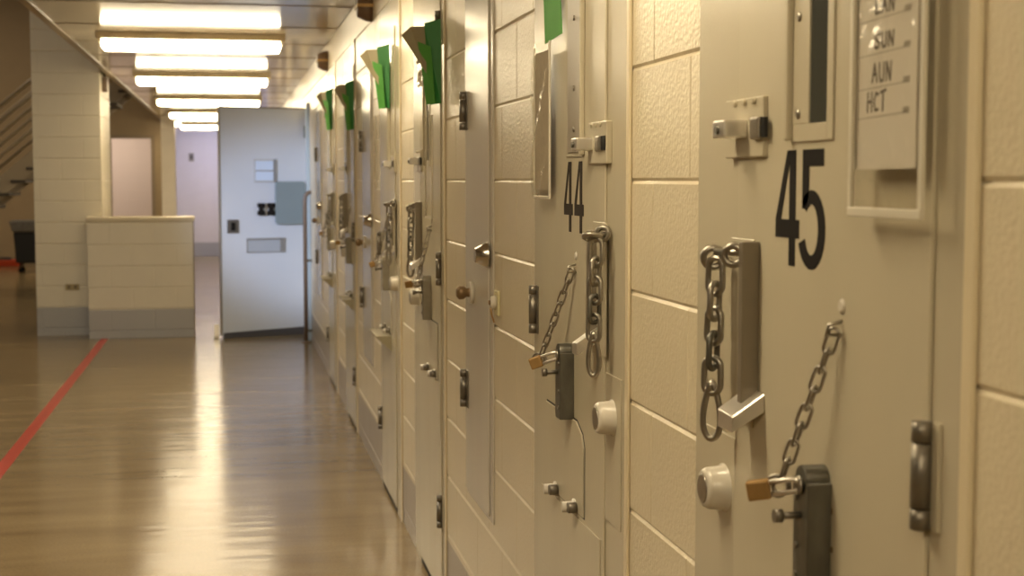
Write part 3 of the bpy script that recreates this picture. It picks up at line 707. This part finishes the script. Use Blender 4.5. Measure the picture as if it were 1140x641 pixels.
# key switch on the block wall
ky, kz = on_wall(555, 337)
t = thing('key_switch', (XW, ky, kz-0.035), 'small cream key switch on the block wall beside door 44', 'switch')
mb = MB(); mb.box(-0.008, 0, -0.03, 0.03, 0, 0.07); mb.build('plate', M_CREAMP, t, bevel=0.004)
mb = MB(); mb.lathe((-0.008, 0.0, 0.036), (-1, 0, 0), [(0, 0.02), (0.012, 0.018), (0.016, 0.011)], 20); mb.build('bezel', M_WKNOB, t)
mb = MB(); mb.lathe((-0.024, 0.0, 0.036), (-1, 0, 0), [(0, 0.007), (0.004, 0.006)], 12); mb.build('keyhole', M_COPPER, t)
mb = MB(); mb.tube([(-0.022, 0, 0.022), (-0.018, 0.004, 0.0), (-0.012, 0.0, -0.02)], 0.0025); mb.build('key_ring', M_BRASS, t)

# alarm horns high on the wall
for (a, b_, lb) in ((406, 8, 'brown flared alarm horn with brass band, high on the wall above the second service door'), (357, 68, 'smaller looking brown alarm horn farther down the wall near the ceiling')):
    yy, zz = on_wall(a+8, b_)
    t = thing('alarm_horn', (XW, yy, zz), lb, 'alarm horn', 'alarm horns high on the wall')
    s = 1.0
    mb = MB(); mb.lathe((0, 0, 0), (-1, 0, 0), [(0, 0.075), (0.03, 0.072), (0.075, 0.052), (0.078, 0.045)], 24); mb.build('horn_body', plain('brown_enamel', (0.12, 0.07, 0.04), 0.35), t)
    mb = MB(); mb.box(-0.083, 0.0, -0.085, 0.085, -0.008, 0.008); mb.build('band', M_BRASS, t, bevel=0.002)

# ------------------------------------------------------------------ open door and pipe
fx0, fy0 = on_floor(248, 376.5); fx1, fy1 = on_floor(343.5, 371.5)
dv = Vector((fx1-fx0, fy1-fy0, 0)); wdt = dv.length; ang = math.atan2(dv.y, dv.x)
t = thing('door_10', (fx0, fy0, 0), 'pale blue-white cell door standing wide open across the corridor', 'open door', None, 'structure'); t.rotation_euler.z = ang
ztop = at_y(248, 119.5, fy0)[1]
mb = MB(); mb.box(0, wdt, 0, 0.045, 0.02, ztop); mb.build('leaf', M_WDOOR, t, bevel=0.003)
mb = MB(); mb.box(-0.008, 0.0, -0.004, 0.049, 0.02, ztop+0.008); mb.box(0, wdt, -0.004, 0.049, ztop, ztop+0.014); mb.build('edge_channel', plain('taupe_edge_paint', (0.22, 0.20, 0.18), 0.4), t)
mb = MB(); mb.hexa([(0.01, -0.012, 0.0), (0.01, -0.012, 0.05), (0.01, 0.03, 0.0), (0.01, 0.03, 0.05), (wdt-0.03, -0.012, 0.0), (wdt-0.03, -0.012, 0.075), (wdt-0.03, 0.03, 0.0), (wdt-0.03, 0.03, 0.075)])
mb.build('door_sweep', plain('dark_rubber_sweep', (0.07, 0.07, 0.08), 0.6), t)
S = lambda x: (x-248)/95.5*wdt
Z = lambda y: at_y(290, y, (fy0+fy1)/2)[1]
mb = MB(); mb.box(S(284), S(308), -0.008, 0, Z(203), Z(177)); wf = mb.build('window_frame', plain('pale_window_frame', (0.50, 0.52, 0.55), 0.4), t, bevel=0.002)
mb = MB(); mb.box(S(286), S(305.5), -0.010, -0.008, Z(201), Z(179)); mb.build('window_glass', M_VGLASS, wf)
mb = MB(); mb.box(S(306), S(308.5), -0.012, -0.004, Z(203), Z(177)); mb.box(S(286), S(306), -0.0115, -0.0095, Z(190.6), Z(189.4)); mb.build('window_bar', plain('grey_window_bar', (0.25, 0.25, 0.26), 0.4), wf)
for xx in (291.5, 302.5):
    mb = MB(lambda a, p, c: Vector((a, -p, c)))
    x0_, x1_, z0_, z1_ = S(xx-4), S(xx+4), Z(239.5), Z(226); xm = (x0_+x1_)/2; zm = (z0_+z1_)/2
    mb.prism([(x0_, z0_), (x1_, z0_), (x1_, z0_+0.035), (xm+0.02, zm-0.01), (xm+0.02, zm+0.01), (x1_, z1_-0.035), (x1_, z1_), (x0_, z1_), (x0_, z1_-0.035), (xm-0.02, zm+0.01), (xm-0.02, zm-0.01), (x0_, z0_+0.035)], 0, 0.03)
    mb.build('grip', M_BLACK, t, bevel=0.003)
mb = MB(lambda a, p, c: Vector((a, -p, c))); a0, a1, c0, c1 = S(307), S(341), Z(250), Z(202); r = 0.035
pts = []
for (cx_, cz_, s0) in ((a1-r, c1-r, 0), (a0+r, c1-r, 90), (a0+r, c0+r, 180), (a1-r, c0+r, 270)):
    for k in range(6): an = R(s0+k*18); pts.append((cx_+r*math.cos(an), cz_+r*math.sin(an)))
mb.prism(pts, 0.004, 0.03); mb.build('cover_plate', M_CLIP, t, bevel=0.005)
mb = MB(); mb.box(S(254.5), S(267), -0.008, 0, Z(259), Z(244)); lk = mb.build('lock_plate', plain('dark_lock_plate', (0.16, 0.15, 0.14), 0.4, metal=0.5), t, bevel=0.002)
mb = MB(); mb.box(S(258.5), S(263), -0.02, -0.008, Z(256), Z(247)); mb.build('latch', M_BLACK, lk, bevel=0.002)
mb = MB(); a0, a1, c0, c1 = S(275.5), S(318), Z(281), Z(265)
mb.box(a0, a1, -0.006, 0, c0, c0+0.008); mb.box(a0, a1, -0.012, 0, c1-0.014, c1); mb.box(a0, a0+0.008, -0.006, 0, c0, c1); mb.box(a1-0.05, a1, -0.008, 0, c0, c1)
mb.build('food_slot_frame', plain('slot_frame_grey', (0.26, 0.25, 0.24), 0.4), t)
mb = MB(); mb.box(a0+0.008, a1-0.05, -0.003, 0, c0+0.008, c1-0.014); mb.build('food_slot', plain('slot_grey_blue', (0.42, 0.46, 0.52), 0.4), t)
for yy in (146, 238, 336):
    mb = MB(); mb.box(wdt-0.03, wdt+0.006, -0.012, -0.002, Z(yy+7), Z(yy-7)); mb.build('hinge', plain('hinge_grey', (0.25, 0.28, 0.27), 0.4, metal=0.4), t, bevel=0.002)
# jamb of its doorway
jy, _ = on_wall(347, 300)
mb = MB(); mb.box(XW-0.03, XW, 13.45, 13.62, 0, 2.2); o = mb.build('trim_2', M_TEAL, bevel=0.003); tag(o, 'pale blue-grey jamb beside the open door', 'door jamb', kind='structure')
# brown pipe
pxx, pyy = on_floor(341, 381)
t = thing('stand_pipe', (pxx, pyy, 0), 'brown upright pipe in front of the open door, bent to the wall at its top', 'pipe')
pz = at_y(341, 214, pyy)[1]; d = XW-pxx
mb = MB(); mb.tube([(0, 0, 0.0), (0, 0, pz-0.08), (0.006, 0, pz-0.035), (0.025, 0, pz-0.01), (0.05, 0, pz), (d, 0, pz)], 0.019, n=12); mb.build('pipe', M_PIPE, t)
for yy in (290, 368):
    z = at_y(341, yy, pyy)[1]; mb = MB(); mb.box(0, d, -0.008, 0.008, z-0.012, z+0.012); mb.build('bracket', M_DSTEEL, t)
mb = MB(); mb.lathe((0, 0, 0), (0, 0, 1), [(0, 0.045), (0.008, 0.045), (0.012, 0.022)], 20); mb.build('flange', M_PIPE, t)
sx_, sy_ = on_floor(245, 377)
mb = MB(); mb.hexa([(-0.02, -0.05, 0), (-0.02, -0.05, 0.02), (-0.02, 0.05, 0), (-0.02, 0.05, 0.12), (0.03, -0.05, 0), (0.03, -0.05, 0.02), (0.03, 0.05, 0), (0.03, 0.05, 0.12)])
o = mb.build('door_wedge', M_WKNOB, bevel=0.004); o.location = (sx_-0.035, sy_+0.12, 0); tag(o, 'small white wedge on the floor at the free edge of the open door', 'door wedge')

# ------------------------------------------------------------------ stairs in the dayroom
YS = 20.0
sxr, szr = at_y(38, 192, YS); sxl, szl = at_y(0, 222, YS)
slope = (szr-szl)/(sxr-sxl)
t = thing('staircase', (sxl-1.2, YS, 0), 'grey steel staircase with parallel rails rising behind the pillar', 'staircase')
ox_, oy_ = sxl-1.2, YS
def SZ(x): return szl+(x-sxl)*0.86
x_start = sxl-(szl-0.05)/0.86
ln = 4.6
for yy in (0.0, 1.0):
    mb = MB(lambda a, p, c: Vector((a-ox_, p, c)))
    mb.hexa([(x_start, yy, SZ(x_start)), (x_start, yy, SZ(x_start)+0.30), (x_start, yy+0.04, SZ(x_start)), (x_start, yy+0.04, SZ(x_start)+0.30),
             (x_start+ln, yy, SZ(x_start+ln)), (x_start+ln, yy, SZ(x_start+ln)+0.30), (x_start+ln, yy+0.04, SZ(x_start+ln)), (x_start+ln, yy+0.04, SZ(x_start+ln)+0.30)])
    mb.build('stringer', M_RAIL, t)
x = x_start+0.1
while x < x_start+ln-0.2:
    mb = MB(lambda a, p, c: Vector((a-ox_, p, c))); z = SZ(x)+0.2
    mb.box(x+0.02, x+0.20, -0.03, 1.0, z-0.09, z-0.05); mb.build('tread', M_TREAD, t); x += 0.2
for yy in (0.02, 1.02):
    for k, hh in enumerate((0.55, 0.70, 0.85, 1.0, 1.2)):
        mb = MB(lambda a, p, c: Vector((a-ox_, p, c))); mb.tube([(x_start+0.1, yy, SZ(x_start+0.1)+hh), (x_start+ln, yy, SZ(x_start+ln)+hh)], 0.022 if k < 4 else 0.03, n=8); mb.build('rail', M_RAIL, t)
    for k in range(5):
        xx = x_start+0.15+k*1.05
        mb = MB(lambda a, p, c: Vector((a-ox_, p, c))); mb.cyl((xx, yy, SZ(xx)+0.25), (xx, yy, SZ(xx)+1.2), 0.022, 10); mb.build('post', M_RAIL, t)
# landing at the top
xe = x_start+ln
t = thing('landing', (xe+0.6, YS+2.0, SZ(xe)+0.1), 'dark upper walkway slab seen between the pillars', 'walkway', kind='structure')
mb = MB(); mb.box(-0.6, -1.3-(xe+0.6)+0.0 if False else 0.9, -2.0, 5.0, 0, 0.25); mb.build('slab', plain('dark_slab_paint', (0.16, 0.14, 0.125), 0.7), t)

# bin and tray
bx, by = on_floor(30, 303)
t = thing('trash_bin', (bx, by, 0), 'black wheeled trash bin with grey bag over its rim, left of the pillar', 'trash bin')
zb0 = at_y(30, 292, by)[1]; zb1 = at_y(30, 258, by)[1]; zb2 = at_y(30, 245, by)[1]
s = by/1600
mb = MB(); rr = 13*s*1.05
mb.hexa([(-9*s, -0.2, zb0), (-11*s, -0.23, zb1), (-9*s, 0.2, zb0), (-11*s, 0.23, zb1), (20*s, -0.2, zb0), (22*s, -0.23, zb1), (20*s, 0.2, zb0), (22*s, 0.23, zb1)])
mb.build('body', M_BIN, t, bevel=0.02)
mb = MB(); mb.hexa([(-12*s, -0.25, zb1), (-15*s, -0.27, zb2), (-12*s, 0.25, zb1), (-15*s, 0.27, zb2), (23*s, -0.25, zb1), (25*s, -0.27, zb2), (23*s, 0.25, zb1), (25*s, 0.27, zb2)])
mb.build('bag', M_BAG, t, bevel=0.03)
for xx in (-5*s, 14*s):
    for yy in (-0.14, 0.14):
        mb = MB(); mb.cyl((xx, yy-0.012, 0.04), (xx, yy+0.012, 0.04), 0.04, 16); mb.box(xx-0.01, xx+0.01, yy-0.02, yy+0.02, 0.04, zb0+0.02); mb.build('caster', M_BLACK, t)
ox2, oy2 = on_floor(6, 296)
t = thing('storage_tray', (ox2, oy2, 0), 'low orange-red tray on the floor left of the trash bin', 'tray')
mb = MB(); mb.hexa([(-0.30, -0.2, 0), (-0.36, -0.22, 0.11), (-0.30, 0.2, 0), (-0.36, 0.22, 0.11), (0.24, -0.2, 0), (0.28, -0.22, 0.11), (0.24, 0.2, 0), (0.28, 0.22, 0.11)]); mb.build('body', M_ORANGE, t, bevel=0.01)
mb = MB(); mb.lathe((0.0, 0, 0.11), (0, 0, 1), [(0, 0.12), (0.03, 0.10), (0.05, 0.05)], 18); mb.build('contents', plain('dark_cloth', (0.06, 0.05, 0.045), 0.9), t)

# ------------------------------------------------------------------ added fill and spot lights, inner room lamp, ambient
def area(name, loc, rot, sx, sy, power, col):
    l = bpy.data.lights.new(name, 'AREA'); l.shape = 'RECTANGLE'; l.size = sx; l.size_y = sy; l.energy = power; l.color = col
    o = bpy.data.objects.new(name, l); C.objects.link(o); o.location = loc; o.rotation_euler = rot; return o
area('dayroom_fill', (-4.0, 6.0, 5.3), (0, 0, 0), 1.6, 6.0, 165, (1.0, 0.88, 0.72))  # added fill light over the dayroom, no fixture modelled
area('dayroom_fill_far', (-5.0, 22.5, 2.6+2.6), (0, 0, 0), 1.2, 3.0, 72, (1.0, 0.78, 0.52))  # second added fill, for the stair end of the dayroom
area('inner_room_lamp', (-2.6, 29.4, 3.15), (0, 0, 0), 1.5, 1.0, 38, (1.0, 0.86, 0.74))
area('end_wall_cool_fill', (-0.2, 27.25, 2.42), (R(35), 0, 0), 1.0, 0.3, 11, (0.62, 0.68, 1.0))  # added cool fill for the end wall, no window there
sl = bpy.data.lights.new('open_door_cool_spot', 'SPOT'); sl.energy = 1750; sl.color = (0.66, 0.76, 1.0); sl.spot_size = R(12.5); sl.spot_blend = 0.6; sl.shadow_soft_size = 0.25  # added cool spot in place of daylight, shaped to the open door
so = bpy.data.objects.new('open_door_cool_spot', sl); C.objects.link(so); so.location = (-6.0, 7.0, 3.1)
so.rotation_euler = (Vector((0.55, 13.6, 1.15))-so.location).to_track_quat('-Z', 'Y').to_euler()
w = bpy.data.worlds.new('world'); bpy.context.scene.world = w; w.use_nodes = True
bg = w.node_tree.nodes['Background']; bg.inputs[0].default_value = (0.9, 0.8, 0.65, 1); bg.inputs[1].default_value = 0.05

# ------------------------------------------------------------------ camera
cd = bpy.data.cameras.new('camera'); co = bpy.data.objects.new('camera', cd); C.objects.link(co)
cd.sensor_width = 36; cd.lens = F_PX/W*36
mt = Matrix((RT, UP, -FW)).transposed().to_4x4(); mt.translation = CAM; co.matrix_world = mt
cd.dof.use_dof = True; cd.dof.focus_distance = 3.05; cd.dof.aperture_fstop = 6.7
bpy.context.scene.camera = co
vs = bpy.context.scene.view_settings
vs.view_transform = 'Standard'; vs.look = 'None'; vs.gamma = 1; vs.use_curve_mapping = False; vs.exposure = 0.88
